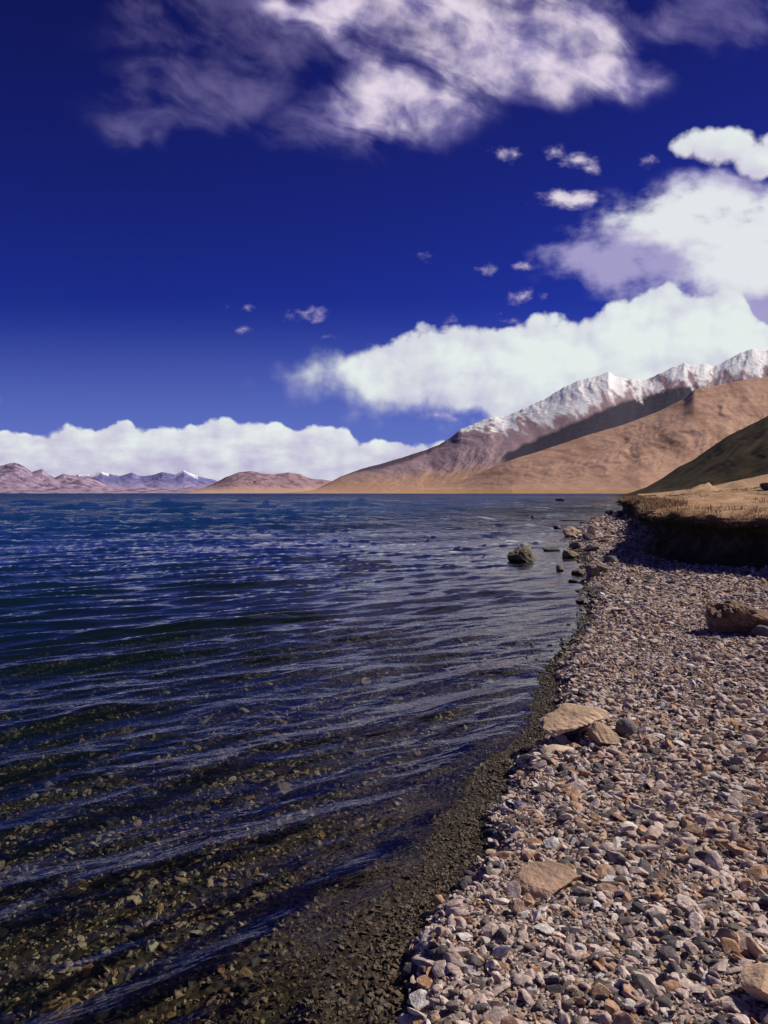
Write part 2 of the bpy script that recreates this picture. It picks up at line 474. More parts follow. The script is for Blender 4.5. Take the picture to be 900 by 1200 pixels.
# ------------------------------------------------------------------ ground
def ground_material():
    m, n, out = material('ground_soil')
    g = n.node('ShaderNodeNewGeometry'); P = g.outputs['Position']; z = n.sep(P)[2]
    terr = n.attr('terrace')
    grit = n.noise(P, 26., 6, .7); cell = n.voro(P, 30., out='Color'); cd = n.voro(P, 30.)
    cv = n.sep(cell)[0]
    b = n.ramp(cv, [(0, (.16, .13, .12)), (.4, (.34, .275, .25)), (.7, (.36, .265, .205)), (1, (.60, .50, .47))])
    b = n.mix(n.ss(grit, .35, .7), n.vm('SCALE', b, scale=.6), b)
    w = n.ss(z, .06, .03)
    b = n.mix(w, b, n.mix(1., b, (.15, .14, .10), 'MULTIPLY'))
    big = n.noise(P, .35, 6, .6); streak = n.noise(n.vm('MULTIPLY', P, (1., .5, 1.)), 1.6, 6, .65)
    t = n.mix(n.ss(streak, .38, .68), (.36, .20, .105), (.58, .37, .22))
    t = n.mix(n.m('MULTIPLY', n.ss(big, .48, .62), .75), t, (.20, .135, .065))
    t = n.mix(n.m('MULTIPLY', n.ss(n.noise(P, 3.5, 7, .72), .46, .66), .6), t, (.19, .115, .06))
    c = n.mix(terr, b, t)
    h = n.m('SUBTRACT', n.m('MULTIPLY', grit, .5), n.m('MULTIPLY', cd, .9))
    principled(n, out, c, n.lin(w, 0, 1, .9, .5), n.bump(h, .8, .02), .2)
    return m
rows = rows_to(-2.2, 70, 1.3, .035, 30000., 70)
X, Y = fan(rows, -1.6, 1.5, 620, -3.8)
Z, D, DB = ground_z(X, Y)
P = np.stack([X, Y, Z], -1)
me = grid_mesh('ground', P, True, {'terrace': sstep(.3, .9, DB)})
tag(link('ground', me, ground_material()), 'grey brown shingle ground sloping under the lake and up to the dry terrace', 'ground', kind='structure')

# ------------------------------------------------------------------ water
def water_height(x, y):
    r = random.Random(5)
    z = np.zeros_like(x); grp = fbm(x*.35, y*.35, 3, 61)
    base = math.atan2(-.83, .55)
    wx = x+.16*fbm(x*.5, y*.5, 3, 63); wy = y+.16*fbm(x*.5, y*.5, 3, 67)
    ct = math.cos(base); st = math.sin(base)
    al = wx*ct+wy*st; ac = -wx*st+wy*ct        # along the run of the waves / along their crests
    def train(n, l0, l1, spread, steep, sharp):
        z = 0
        for i in range(n):
            lam = math.exp(r.uniform(math.log(l0), math.log(l1))); a0 = r.gauss(0, spread); kk = 2*PI/lam
            env = .35+1.2*np.clip(perlin(al*.5/lam**.5+i*3.3, ac*.16/lam**.5-i*1.7, 70+n+i)+.35, 0, 1.5)
            ph = kk*(al*math.cos(a0)+ac*math.sin(a0)+lam*.30*perlin(ac*.6/lam**.5+i*7.7, al*.25/lam**.5, 33+i))+r.uniform(0, 6.28)
            sn = np.sin(ph)
            z = z+steep/kk*env*(sn+sharp*sn*sn-sharp*.5)
        return z
    z = train(5, 1.0, 2.2, .20, .026, .2)+train(16, .30, .85, .21, .064, .45)+train(10, .13, .30, .35, .042, .25)
    z = z*(1+.6*grp)
    off = sstep(10, 45, np.hypot(x, y))
    z = z+off*train(16, 1.4, 8., .38, .042, .30)
    z = z+sstep(45, 120, np.hypot(x, y))*train(12, 7., 34., .5, .036, .30)
    return z
rows = rows_to(.1, 420, .75, .015, 60000., 60)
X, Y = fan(rows, -1.35, .72, 760, -3.)
BZ, D, DB = ground_z(X, Y)
depth = np.clip(-BZ, 0, 40)
fade = sstep(.0, .035, depth)
dist = np.hypot(X, Y)
H = water_height(X, Y)*(.50+.50*sstep(.05, .9, depth/.28))*fade*(1-sstep(250, 420, dist))
P = np.stack([X, Y, H-.004*(1-fade)], -1)
opac = 1-np.exp(-np.clip(depth-.03, 0, None)/.60)
me = grid_mesh('lake_water', P, True, {'opac': opac, 'offshore': np.clip(-D, 0, 500.), 'calm': fade})
def water_material():
    m, n, out = material('lake_water')
    g = n.node('ShaderNodeNewGeometry'); Pp = g.outputs['Position']
    op = n.attr('opac'); offs = n.attr('offshore'); calm = n.attr('calm')
    x, y, _ = n.sep(Pp)
    dist = n.vm('LENGTH', Pp)
    st = n.node('ShaderNodeMapping'); st.inputs['Rotation'].default_value = (0, 0, math.radians(-33)); n.put(st.inputs['Vector'], Pp)
    pr = n.vm('MULTIPLY', st.outputs[0], (.35, 1., 1.))
    h1 = n.noise(pr, 9., 4, .55, dist=.3)
    h2 = n.noise(pr, 2.6, 4, .6)
    h3 = n.noise(n.vm('MULTIPLY', Pp, (.35, 1., 1.)), .35, 5, .65)
    far = n.ss(dist, 12., 60.); vfar = n.ss(dist, 60., 600.)
    h4 = n.noise(n.vm('MULTIPLY', Pp, (.4, 1., 1.)), .05, 5, .65)
    # ripples near, chop and swell farther out
    hh = n.m('ADD', n.m('MULTIPLY', h1, .015), n.m('ADD', n.m('MULTIPLY', n.m('MULTIPLY', h2, far), .07), n.m('ADD', n.m('MULTIPLY', n.m('MULTIPLY', h3, far), .5), n.m('MULTIPLY', n.m('MULTIPLY', h4, vfar), 3.))))
    nrm = n.bump(hh, n.lin(calm, 0, 1, .25, 1.), 1.)
    # wind waves run towards the beach with their steep fronts leading
    nrm = n.vm('NORMALIZE', n.vm('ADD', nrm, n.vm('SCALE', (.04, -.13, 0.), scale=far)))
    fr = n.node('ShaderNodeFresnel'); fr.inputs['IOR'].default_value = 1.33; n.put(fr.inputs['Normal'], nrm)
    fac = n.m('MULTIPLY', fr.outputs[0], n.lin(far, 0, 1, 1., .62))
    fac = n.m('MINIMUM', fac, n.m('SUBTRACT', n.lin(far, 0, 1, .95, .50), n.m('MULTIPLY', vfar, .22)))
    # gusts roughen the open lake in streaks
    gust = n.noise(n.vm('MULTIPLY', Pp, (.22, 1., 1.)), .16, 6, .68)
    gust2 = n.noise(n.vm('MULTIPLY', Pp, (.3, 1., 1.)), .02, 6, .68)
    gm = n.mix(vfar, n.ss(gust, .34, .66, .45, 1.5), n.ss(gust2, .36, .64, .35, 1.6))
    fac = n.m('MULTIPLY', fac, n.mix(far, (1, 1, 1), gm))
    tr = n.node('ShaderNodeBsdfTransparent'); n.put(tr.inputs['Color'], n.mix(op, (.90, .92, .84), (.50, .66, .62)))
    df = n.node('ShaderNodeBsdfDiffuse')
    n.put(df.inputs['Color'], n.mix(n.ss(offs, 2., 26.), (.005, .015, .015), (.003, .028, .092)))
    mx = n.node('ShaderNodeMixShader'); n.put(mx.inputs[0], op); n.l.new(tr.outputs[0], mx.inputs[1]); n.l.new(df.outputs[0], mx.inputs[2])
    gl = n.node('ShaderNodeBsdfGlossy'); gl.inputs['Roughness'].default_value = .06; n.put(gl.inputs['Normal'], nrm)
    gl.inputs['Color'].default_value = (.98, .93, .97, 1)
    m2 = n.node('ShaderNodeMixShader'); n.put(m2.inputs[0], fac); n.l.new(mx.outputs[0], m2.inputs[1]); n.l.new(gl.outputs[0], m2.inputs[2])
    n.l.new(m2.outputs[0], out.inputs[0])
    return m
tag(link('lake_water', me, water_material()), 'clear dark blue lake rippling on to the shingle', 'lake', kind='structure')

# ------------------------------------------------------------------ earth bank with its overhanging turf lip
def bank_material():
    m, n, out = material('bank_earth')
    g = n.node('ShaderNodeNewGeometry'); P = g.outputs['Position']
    t = n.attr('turf')
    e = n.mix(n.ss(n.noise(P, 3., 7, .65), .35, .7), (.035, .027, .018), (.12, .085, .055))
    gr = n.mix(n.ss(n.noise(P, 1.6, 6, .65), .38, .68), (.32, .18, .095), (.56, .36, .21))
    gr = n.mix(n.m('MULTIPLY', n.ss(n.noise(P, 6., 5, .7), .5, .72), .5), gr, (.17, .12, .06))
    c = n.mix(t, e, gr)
    h = n.m('ADD', n.noise(P, 5., 8, .7), n.m('MULTIPLY', n.noise(n.vm('MULTIPLY', P, (1, 1, 3)), 9., 4, .6), .4))
    principled(n, out, c, .95, n.bump(h, 1., .08), .1)
    return m
def build_bank():
    poly = BANK
    seg = np.linalg.norm(np.diff(poly, axis=0), axis=1); cum = np.concatenate([[0], np.cumsum(seg)])
    # stations: fine where near the camera
    st = [0.]
    while st[-1] < cum[-1]-1:
        x = np.interp(st[-1], cum, poly[:, 0]); y = np.interp(st[-1], cum, poly[:, 1])
        st.append(st[-1]+max(.07, .004*math.hypot(x, y)))
        if math.hypot(x, y) > 900: break
    st = np.array(st)
    bx = np.interp(st, cum, poly[:, 0]); by = np.interp(st, cum, poly[:, 1])
    tx = np.gradient(bx, st); ty = np.gradient(by, st)
    k = 9; ker = np.ones(k)/k
    tx = np.convolve(np.pad(tx, k//2, 'edge'), ker, 'valid'); ty = np.convolve(np.pad(ty, k//2, 'edge'), ker, 'valid')
    L = np.hypot(tx, ty); nx, ny = ty/L, -tx/L          # inland normal
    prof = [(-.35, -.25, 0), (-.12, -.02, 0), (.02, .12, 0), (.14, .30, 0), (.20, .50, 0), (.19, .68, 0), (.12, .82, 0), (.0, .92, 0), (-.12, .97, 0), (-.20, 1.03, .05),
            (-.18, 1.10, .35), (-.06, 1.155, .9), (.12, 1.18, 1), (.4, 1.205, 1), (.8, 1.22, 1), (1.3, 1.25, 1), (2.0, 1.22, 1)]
    # refine profile
    pa = np.array(prof); tt = np.linspace(0, len(pa)-1, 52); ii = np.arange(len(pa))
    po = np.interp(tt, ii, pa[:, 0]); pz = np.interp(tt, ii, pa[:, 1]); tf = np.interp(tt, ii, pa[:, 2])
    S, T = np.meshgrid(st, tt, indexing='ij')
    lump = fbm(S*.45, T*.15, 3, 81); fine = fbm(S*2.1, T*.7, 4, 83)
    w = sstep(0, 3, T)*(1-sstep(12, 15, T))
    O = po[None, :]+w*(.30*lump+.16*fine)+(1-sstep(9.5, 14, T))*(.38*fbm(S*.22, 0*T, 2, 85))+sstep(6, 9, T)*(1-sstep(11, 14, T))*(.42*fbm(S*.8, 0*T, 3, 89)+.20*fbm(S*2.9, 0*T, 3, 93))
    base, _ = beach_z(bx, by); base = np.where(base < 0, .02, base)
    zc = pz[None, :]*(1+.12*fbm(S*.3, 0*T, 2, 87)+.10*fbm(S*1.3, 0*T, 3, 95)*sstep(4, 9, T))
    tz = terrace_z(np.maximum(O, 0), bx[:, None]+nx[:, None]*O, by[:, None]+ny[:, None]*O)
    up = sstep(9, 13, T)
    Zz = base[:, None]*(1-sstep(2, 9, T))+zc*(1-up)+up*(zc*(1-sstep(11, 15, T))+sstep(11, 15, T)*(tz+.02-.12*sstep(15.2, 16, T)))+.05*fine*sstep(6, 9, T)*(1-sstep(13, 15, T))
    Pp = np.stack([bx[:, None]+nx[:, None]*O, by[:, None]+ny[:, None]*O, Zz], -1)
    me = grid_mesh('earth_bank', Pp, True, {'turf': np.clip(tf[None, :]+.5*fine*sstep(7, 9, T)*(1-sstep(11, 13, T)), 0, 1)})
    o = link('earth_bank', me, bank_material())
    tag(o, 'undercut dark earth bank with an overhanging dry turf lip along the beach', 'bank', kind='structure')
    return Pp, st
BP, BST = build_bank()

# dry grass on the lip and hanging roots below it: nobody could count it
def grass_material():
    m, n, out = material('dry_grass')
    c = n.attr('tone')
    col = n.ramp(c, [(0, (.035, .035, .015)), (.45, (.12, .09, .04)), (.75, (.40, .26, .13)), (1, (.62, .44, .27))])
    principled(n, out, col, .8, None, .15)
    return m
def build_grass():
    r = np.random.default_rng(17)
    V_, F_, T_ = [], [], []
    near = np.where((BST > 0) & (np.hypot(BP[:, 0, 0], BP[:, 0, 1]) < 95))[0]
    def blade(p, dirv, L, w, tone):
        side = np.array([-dirv[1], dirv[0], 0.]); nn = np.linalg.norm(side)
        side = side/nn if nn > 1e-4 else np.array([1., 0, 0])
        a = r.uniform(0, PI); side = side*math.cos(a)+np.array([dirv[0], dirv[1], 0])*math.sin(a)*.7
        mid = p+dirv*L*.55+np.array([0, 0, L*.05]); tip = p+dirv*L+np.array([0, 0, -L*.18])
        b = len(V_)
        V_.extend([p-side*w, p+side*w, mid+side*w*.7, mid-side*w*.7, tip])
        F_.extend([(b, b+1, b+2, b+3), (b+3, b+2, b+4)])
        T_.extend([tone*.7, tone*.7, tone, tone, min(1, tone*1.15)])
    for _ in range(9000):
        i = int(r.choice(near)); sc_ = min(3., max(1., np.hypot(BP[i, 0, 0], BP[i, 0, 1])/16))
        if perlin(BST[i]*.9, 3.3, 5) < -.15 and r.random() < .7: continue
        j = int(r.integers(26, 46)); p = BP[i, j].copy()
        for q in range(4):
            dv = np.array([r.normal(0, .5), r.normal(0, .5), r.uniform(.5, 1.2)]); 
            if j < 32: dv = np.array([r.normal(-.5, .4), r.normal(-.2, .4), r.uniform(-1., .3)])
            dv /= np.linalg.norm(dv)
            tone = np.clip(r.normal(.72, .18), .1, 1) if j > 31 else np.clip(r.normal(.2, .15), 0, .6)
            blade(p+np.array([r.normal(0, .03), r.normal(0, .03), -.01]), dv, r.uniform(.05, .20)*min(sc_, 1.6), .005*sc_, tone)
    # tufts scattered over the terrace
    for _ in range(4200):
        i = int(r.choice(near)); p0 = BP[i, 46]; nrm_ = BP[i, 50]-BP[i, 40]; nrm_ = nrm_[:2]/max(np.linalg.norm(nrm_[:2]), 1e-3)
        e = r.exponential(8.)+1.2
        x, y = p0[0]+nrm_[0]*e, p0[1]+nrm_[1]*e
        if perlin(x*.35, y*.35, 8) < 0: continue
        z = float(terrace_z(sdist(np.array([x]), np.array([y]), BANK), np.array([x]), np.array([y]))[0])-.04
        tone = np.clip(r.normal(.58, .2), .1, 1); sc_ = min(3., max(1., math.hypot(x, y)/16))
        for q in range(6):
            dv = np.array([r.normal(0, .5), r.normal(0, .5), r.uniform(.5, 1.2)]); dv /= np.linalg.norm(dv)
            blade(np.array([x+r.normal(0, .05), y+r.normal(0, .05), z]), dv, r.uniform(.06, .18)*min(sc_, 1.5), .005*sc_, tone)
    # dark wiry scrub spilling over the far end of the bank
    for _ in range(3500):
        i = int(r.choice(near))
        j = int(r.integers(8, 30)); p = BP[i, j].copy()
        for q in range(3):
            dv = np.array([r.normal(-.7, .4), r.normal(-.3, .4), r.normal(-.1, .5)]); dv /= np.linalg.norm(dv)
            blade(p, dv, r.uniform(.06, .2), .006, np.clip(r.normal(.18, .15), 0, .7))
    me = bpy.data.meshes.new('grass'); me.from_pydata([tuple(v) for v in V_], [], F_)
    at_ = me.attributes.new('tone', 'FLOAT', 'POINT'); at_.data.foreach_set('value', np.array(T_, np.float32))
    tag(link('grass', me, grass_material()), 'dry tufted grass and hanging roots along the lip of the bank', 'grass', kind='stuff')
build_grass()

# ------------------------------------------------------------------ mountains
def prof_fn(pts):
    a = np.array(pts, float)
    return lambda px: np.interp(px, a[:, 0], a[:, 1])
def land_material(name, bump_scale, bump_dist, haze=0.):
    m, n, out = material(name)
    g = n.node('ShaderNodeNewGeometry'); P = g.outputs['Position']
    c = n.attr('albedo', 'Color')
    nz = n.noise(P, bump_scale*4, 6, .65)
    c = n.mix(n.ss(nz, .3, .7), n.vm('SCALE', c, scale=.9), n.vm('SCALE', c, scale=1.08))
    h = n.noise(P, bump_scale, 8, .62)
    principled(n, out, c, .95, n.bump(h, 1., bump_dist), .05)
    return m

def range_mesh(name, px0, px1, nc, nr, sil, foot_y, ridge_y, power, relief, gully, seed, color_fn, mat, label, cat, ridge_jag=0., foot_z=-3., damp=None):
    px = np.linspace(px0, px1, nc); t = np.concatenate([np.linspace(0, 1, nr), np.linspace(1, 1.9, nr//4)[1:]])
    s = (px-450)/F
    fy = foot_y(px); ry = ridge_y(px); H = (HZ-sil(px))/F*ry+CAM_H
    Tt, S = np.meshgrid(t, s, indexing='ij'); PX = np.broadcast_to(px[None, :], Tt.shape)
    tc = np.minimum(Tt, 1)
    Yd = fy[None, :]+(ry-fy)[None, :]*Tt
    Xd = S*Yd
    g = tc**power
    # the crest line is crisp only near the top; lower down the slopes run on smoothly
    kw = max(5, int(nc*.10)//2*2+1); ker = np.hanning(kw+2)[1:-1]; ker /= ker.sum()
    Hs = np.convolve(np.pad(H, kw//2, 'edge'), ker, 'valid')
    bl = sstep(.62, .98, tc)
    H0 = H; H = None
    back = np.clip(Tt-1, 0, 1)
    Hh = (H0[None, :]*bl+Hs[None, :]*(1-bl))*g*(1-back*.9); H = H0
    sc = 1./(ry.mean()-fy.mean())
    a = Xd*sc; b = Yd*sc
    env = (np.sin(np.clip(tc, 0, 1)*PI)**.8*.9+.25*tc)*sstep(.05, .55, tc)
    n1 = fbm(a*3, b*3, 5, seed); 
    # gullies run down the fall line
    ag = S*14+.5*n1; gl = ridged(ag*1.6+seed, b*1.3, 5, seed+2)-.55
    if damp is not None:
        dm = damp(PX, tc); n1 = n1*dm; gl = gl*dm
    edge = sstep(0, .10, 1-tc)*1.0+(Tt > 1)
    Hh = Hh+H.max()*env*(relief*n1+gully*gl)*np.clip(edge+.25, 0, 1)*sstep(0, .12, tc)*np.clip(H/H.max()*1.6, .1, 1)[None, :]
    Hh = Hh+H[None, :]*ridge_jag*sstep(.8, 1, tc)*fbm(S*120, b*6, 4, seed+7)
    Zd = np.maximum(foot_z, Hh+(foot_z*(1-sstep(0, .03, tc))))
    Zd = np.where(Tt > 1.85, foot_z, Zd)
    yp = HZ-(Zd-CAM_H)/Yd*F
    col = color_fn(PX, yp, tc, Zd, n1, gl, S, a, b)
    me = grid_mesh(name, np.stack([Xd, Yd, Zd], -1), True, {'albedo': col})
    return tag(link(name, me, mat), label, cat, kind='structure')
def mixc(a, b, f): return a*(1-f[..., None])+np.array(b)*f[..., None]
def flat(shape, c): return np.broadcast_to(np.array(c, float), shape+(3,)).copy()

mat_rock = land_material('mountain_rock', .005, 13.)
# the snow-capped range
silA = prof_fn([(340, 578), (370, 574), (400, 558), (425, 549), (450, 542.5), (475, 535), (500, 527), (515, 521), (525, 515), (540, 503), (560, 495), (575, 489), (590, 488), (600, 485), (615, 478), (640, 467), (660, 454), (675, 447), (690, 443), (705, 439), (712, 436), (718, 441),
                (735, 445), (752, 446), (765, 442), (780, 434), (800, 426), (812, 429), (825, 427), (835, 431), (845, 425), (860, 417), (870, 413), (880, 409), (895, 412), (920, 404), (980, 390), (1060, 400), (1200, 420), (1400, 450)])
snowA = prof_fn([(300, 300), (500, 510), (530, 518), (560, 506), (600, 500), (640, 496), (675, 484), (700, 475), (740, 464), (800, 452), (850, 446), (900, 440), (1400, 440)])
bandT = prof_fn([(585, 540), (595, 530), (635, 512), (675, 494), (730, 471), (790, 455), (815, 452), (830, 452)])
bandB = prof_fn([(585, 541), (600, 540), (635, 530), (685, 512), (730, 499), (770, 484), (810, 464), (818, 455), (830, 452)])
def colA(px, yp, t, z, n1, gl, S, a, b):
    nn = fbm(S*60+t*5, t*3, 5, 3); n2 = fbm(S*160+t*8, t*9, 4, 8)
    c = flat(px.shape, (.40, .28, .31))
    c = mixc(c, (.27, .185, .22), sstep(-.05, .35, nn)*.7)
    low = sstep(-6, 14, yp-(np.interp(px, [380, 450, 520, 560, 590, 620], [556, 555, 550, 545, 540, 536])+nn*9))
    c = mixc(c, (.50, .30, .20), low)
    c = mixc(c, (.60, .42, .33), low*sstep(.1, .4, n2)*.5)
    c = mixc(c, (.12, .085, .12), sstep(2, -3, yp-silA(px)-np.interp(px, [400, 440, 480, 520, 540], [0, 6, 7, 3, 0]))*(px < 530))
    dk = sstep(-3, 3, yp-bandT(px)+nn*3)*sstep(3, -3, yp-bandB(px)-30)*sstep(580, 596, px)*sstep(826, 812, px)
    c = mixc(c, (.055, .05, .075), dk)  # shadow band across the slope, painted into its albedo
    sn = sstep(4, -5, yp-snowA(px)+nn*26+gl*30+n2*10)
    sn = sn*sstep(515, 545, px)
    # rock ribs poke through the snow
    rib = ridged(S*120+t*34, t*8, 4, 77)-.62
    sn = sn*(1-.85*sstep(.04, .24, rib*.9+nn*.25)*sstep(-42, -4, yp-snowA(px)))
    return mixc(c, (.95, .95, .96), sn)
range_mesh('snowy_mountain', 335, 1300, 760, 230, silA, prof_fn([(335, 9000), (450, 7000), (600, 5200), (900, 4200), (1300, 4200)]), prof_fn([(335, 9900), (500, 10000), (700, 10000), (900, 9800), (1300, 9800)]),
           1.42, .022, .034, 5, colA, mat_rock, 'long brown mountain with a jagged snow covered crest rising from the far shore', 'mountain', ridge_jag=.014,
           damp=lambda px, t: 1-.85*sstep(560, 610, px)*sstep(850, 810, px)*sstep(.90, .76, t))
# the tan spur in front of it
silB = prof_fn([(425, 579.5), (470, 576.5), (510, 571), (540, 563), (565, 553), (585, 544), (605, 537), (635, 528), (685, 511), (730, 498), (770, 483), (800, 468), (812, 457), (840, 452), (870, 446), (900, 442), (960, 428), (1060, 430), (1300, 460)])
def colB(px, yp, t, z, n1, gl, S, a, b):
    nn = fbm(S*38+t*5, t*1.6-S*3, 5, 13); n2 = fbm(S*30+t*7, t*5, 4, 18)
    c = flat(px.shape, (.56, .345, .25))
    c = mixc(c, (.60, .38, .26), sstep(0, .4, nn)*.8)
    c = mixc(c, (.36, .20, .13), sstep(0, .4, -nn)*.7)
    c = mixc(c, (.66, .45, .33), sstep(.22, .42, n2)*.45*sstep(.5, .15, t))
    n3 = fbm(S*150+t*26, t*5, 4, 19)
    c = c*(1+.28*n3*sstep(.1, .4, t))[..., None]
    c = mixc(c, (.47, .27, .12), sstep(572, 576, yp)*.8)
    return c
range_mesh('tan_mountain_spur', 425, 1300, 640, 170, silB, prof_fn([(425, 5600), (545, 4600), (600, 3900), (750, 2700), (900, 2400), (1300, 2400)]), prof_fn([(425, 6000), (545, 5300), (600, 5100), (900, 4600), (1300, 4600)]),
           1.35, .03, .022, 9, colB, mat_rock, 'smooth tan mountain spur below the snowy crest', 'mountain', ridge_jag=.004)
# the far ranges across the lake
silP = prof_fn([(-120, 556), (-60, 552), (0, 546), (8, 544), (18, 542), (28, 546), (38, 553), (50, 549), (56, 555), (64, 560), (75, 555), (84, 557), (100, 559), (112, 562), (125, 568), (150, 573), (175, 571), (205, 574), (225, 570), (250, 574), (262, 579)])
def colP(px, yp, t, z, n1, gl, S, a, b):
    nn = fbm(S*70, b*9, 5, 23)
    c = flat(px.shape, (.31, .235, .34)); c = mixc(c, (.40, .31, .40), sstep(0, .4, nn)); c = mixc(c, (.15, .10, .17), sstep(.0, .35, -nn+gl*.4))  # mauve distance haze mixed into the albedo
    return c
range_mesh('pink_mountain', -150, 262, 420, 110, silP, prof_fn([(-150, 14000), (262, 15500)]), prof_fn([(-150, 18000), (262, 17500)]), 1.2, .10, .13, 15, colP, mat_rock,
           'low pinkish rocky mountains at the left end of the far shore', 'mountain', ridge_jag=.03)
silQ = prof_fn([(60, 578), (80, 562), (92, 556), (105, 556), (120, 553), (128, 555), (140, 558), (155, 554), (165, 558), (178, 557), (190, 553), (205, 556), (216, 551), (222, 554), (235, 559), (250, 562), (262, 566), (275, 573), (290, 578)])
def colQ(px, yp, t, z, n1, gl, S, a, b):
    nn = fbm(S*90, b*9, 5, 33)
    c = flat(px.shape, (.15, .15, .36)); c = mixc(c, (.30, .27, .45), sstep(0, .35, nn)*.7)  # aerial haze is painted in as a bluish albedo
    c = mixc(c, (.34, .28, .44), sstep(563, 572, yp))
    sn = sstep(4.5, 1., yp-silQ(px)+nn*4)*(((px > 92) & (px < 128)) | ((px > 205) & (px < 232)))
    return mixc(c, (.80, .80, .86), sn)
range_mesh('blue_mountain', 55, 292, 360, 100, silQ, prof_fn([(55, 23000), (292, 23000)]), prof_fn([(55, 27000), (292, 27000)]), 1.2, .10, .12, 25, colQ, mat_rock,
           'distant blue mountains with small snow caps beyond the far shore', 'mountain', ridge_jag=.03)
silR = prof_fn([(215, 579), (235, 573), (250, 567), (265, 559), (280, 553.5), (295, 552), (310, 555), (322, 556), (338, 553.5), (352, 556), (365, 561), (380, 562), (400, 566), (430, 572), (455, 578)])
def colR(px, yp, t, z, n1, gl, S, a, b):
    nn = fbm(S*80, b*9, 5, 43)
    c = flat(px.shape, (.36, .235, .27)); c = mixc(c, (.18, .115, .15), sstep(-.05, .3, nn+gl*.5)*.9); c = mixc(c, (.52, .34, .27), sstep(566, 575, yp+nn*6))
    return c
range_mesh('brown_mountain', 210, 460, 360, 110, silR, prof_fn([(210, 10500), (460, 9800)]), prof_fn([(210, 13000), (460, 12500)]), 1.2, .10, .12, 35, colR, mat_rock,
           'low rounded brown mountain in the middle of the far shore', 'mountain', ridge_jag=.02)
# dark hill behind the terrace
silH = prof_fn([(728, 580), (740, 577), (757, 571), (775, 561), (795, 547), (812, 539), (830, 526), (850, 512), (880, 497), (900, 487), (950, 464), (1050, 430), (1300, 400)])
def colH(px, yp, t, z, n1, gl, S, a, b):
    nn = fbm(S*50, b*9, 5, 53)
    c = flat(px.shape, (.042, .030, .017)); c = mixc(c, (.016, .014, .009), sstep(0, .35, nn)); c = mixc(c, (.07, .048, .026), sstep(.05, .4, -nn)*.7)  # the hillside's shade is put into this dark albedo
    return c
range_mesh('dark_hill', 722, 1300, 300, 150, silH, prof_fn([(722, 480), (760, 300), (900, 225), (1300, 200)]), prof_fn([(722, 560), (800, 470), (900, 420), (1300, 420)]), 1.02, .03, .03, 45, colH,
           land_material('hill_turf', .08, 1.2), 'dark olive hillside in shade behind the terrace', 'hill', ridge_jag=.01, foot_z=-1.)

# ------------------------------------------------------------------ named rocks
def rock(name, label, cat, px, py, size, tone, seed, sink=.15, rot=0., tilt=(0, 0), z=None, group=None, lift=0., where=None, **kw):
    if where:
        gz = float(terrace_z(sdist(np.array([where[0]]), np.array([where[1]]), BANK), np.array([where[0]]), np.array([where[1]]))[0])-.03
        p = Vector((where[0], where[1], gz))
    else: p = at(px, py, 0.)
    for _ in range(0 if where else 5):
        gz = float(ground_z(np.array([p.x]), np.array([p.y]))[0][0]) if z is None else z
        p = at(px, py, gz)
    me = rock_mesh(name, seed, squash=tuple(s/2 for s in size), **kw)
    o = link(name, me, ROCK[tone] if isinstance(tone, str) else tone)
    o.rotation_euler = (tilt[0], tilt[1], rot)
    # rest it on the ground
    bb = np.empty(len(me.vertices)*3, np.float32); me.vertices.foreach_get('co', bb); bb = bb.reshape(-1, 3)@np.array(o.rotation_euler.to_matrix()).T
    o.location = (p.x, p.y, gz-bb[:, 2].min()-sink*size[2]+lift)
    return tag(o, label, cat, group)
warm = rock_material('tan_rock', [(0, (.56, .38, .25)), (1, (.60, .42, .29))], bump=.3)
warm2 = rock_material('brown_rock', [(0, (.25, .155, .10)), (1, (.27, .17, .11))], bump=.4)
palet = rock_material('sandy_rock', [(0, (.66, .50, .36)), (1, (.70, .54, .40))], bump=.25)
olive = rock_material('lichen_rock', [(0, (.24, .19, .13)), (1, (.28, .22, .15))], bump=.4)

rock('boulder', 'brown boulder standing alone in the lake off the rocky point', 'boulder', 612, 663, (.74, .58, .62), olive, 101, sink=.1, rot=.25, sub=5, cuts=4, cut_depth=(.55, .8),
     planes=[((-.5, -.1, .75), .55), ((.75, -.5, .35), .62), ((.15, -.9, .2), .6), ((.1, 0, 1), .72)], noise=.09)
rock('stone', 'small black rock breaking the lake surface beyond the boulder', 'stone', 625, 609, (.34, .3, .34), 'dark', 102, z=-.08, sub=4)
# right-hand slab block with its deep shadow
rock('slab_rock', 'large tan brown rock on the shingle at the right edge, casting a black shadow', 'rock', 868, 741, (.84, .74, .48), warm2, 113, sink=.12, rot=-.1, tilt=(.06, .05), sub=6, cuts=14, cut_depth=(.5, .85),
     planes=[((.38, -.12, 1), .46), ((-.1, .3, 1), .60), ((-1, -.1, -.03), .66), ((-.15, -1, -.22), .50), ((.35, -.9, -.3), .58), ((.9, -.3, .2), .85)], noise=.19)
rock('stone', 'dark rounded stone wedged under the front of the large tan brown rock', 'stone', 893, 745, (.22, .18, .15), 'dark', 104, sink=.2, sub=4)
rock('slab_rock', 'sandy tan slab propped over a black hollow at the water edge', 'rock', 667, 866, (.48, .34, .15), warm, 105, lift=.035, sink=.0, rot=.26, tilt=(.10, -.20), sub=6, cuts=6, cut_depth=(.6, .9),
     planes=[((-.05, -.1, 1), .45), ((.1, -.8, -.6), .55), ((-.8, .3, .2), .75)], noise=.10)
rock('stone', 'black stone added to darken the hollow under the sandy tan slab', 'stone', 668, 862, (.34, .2, .13), 'dark', 125, sink=.1, rot=.2, sub=4, cuts=8, noise=.1)  # dark stone put in to stand for the black shade below the slab
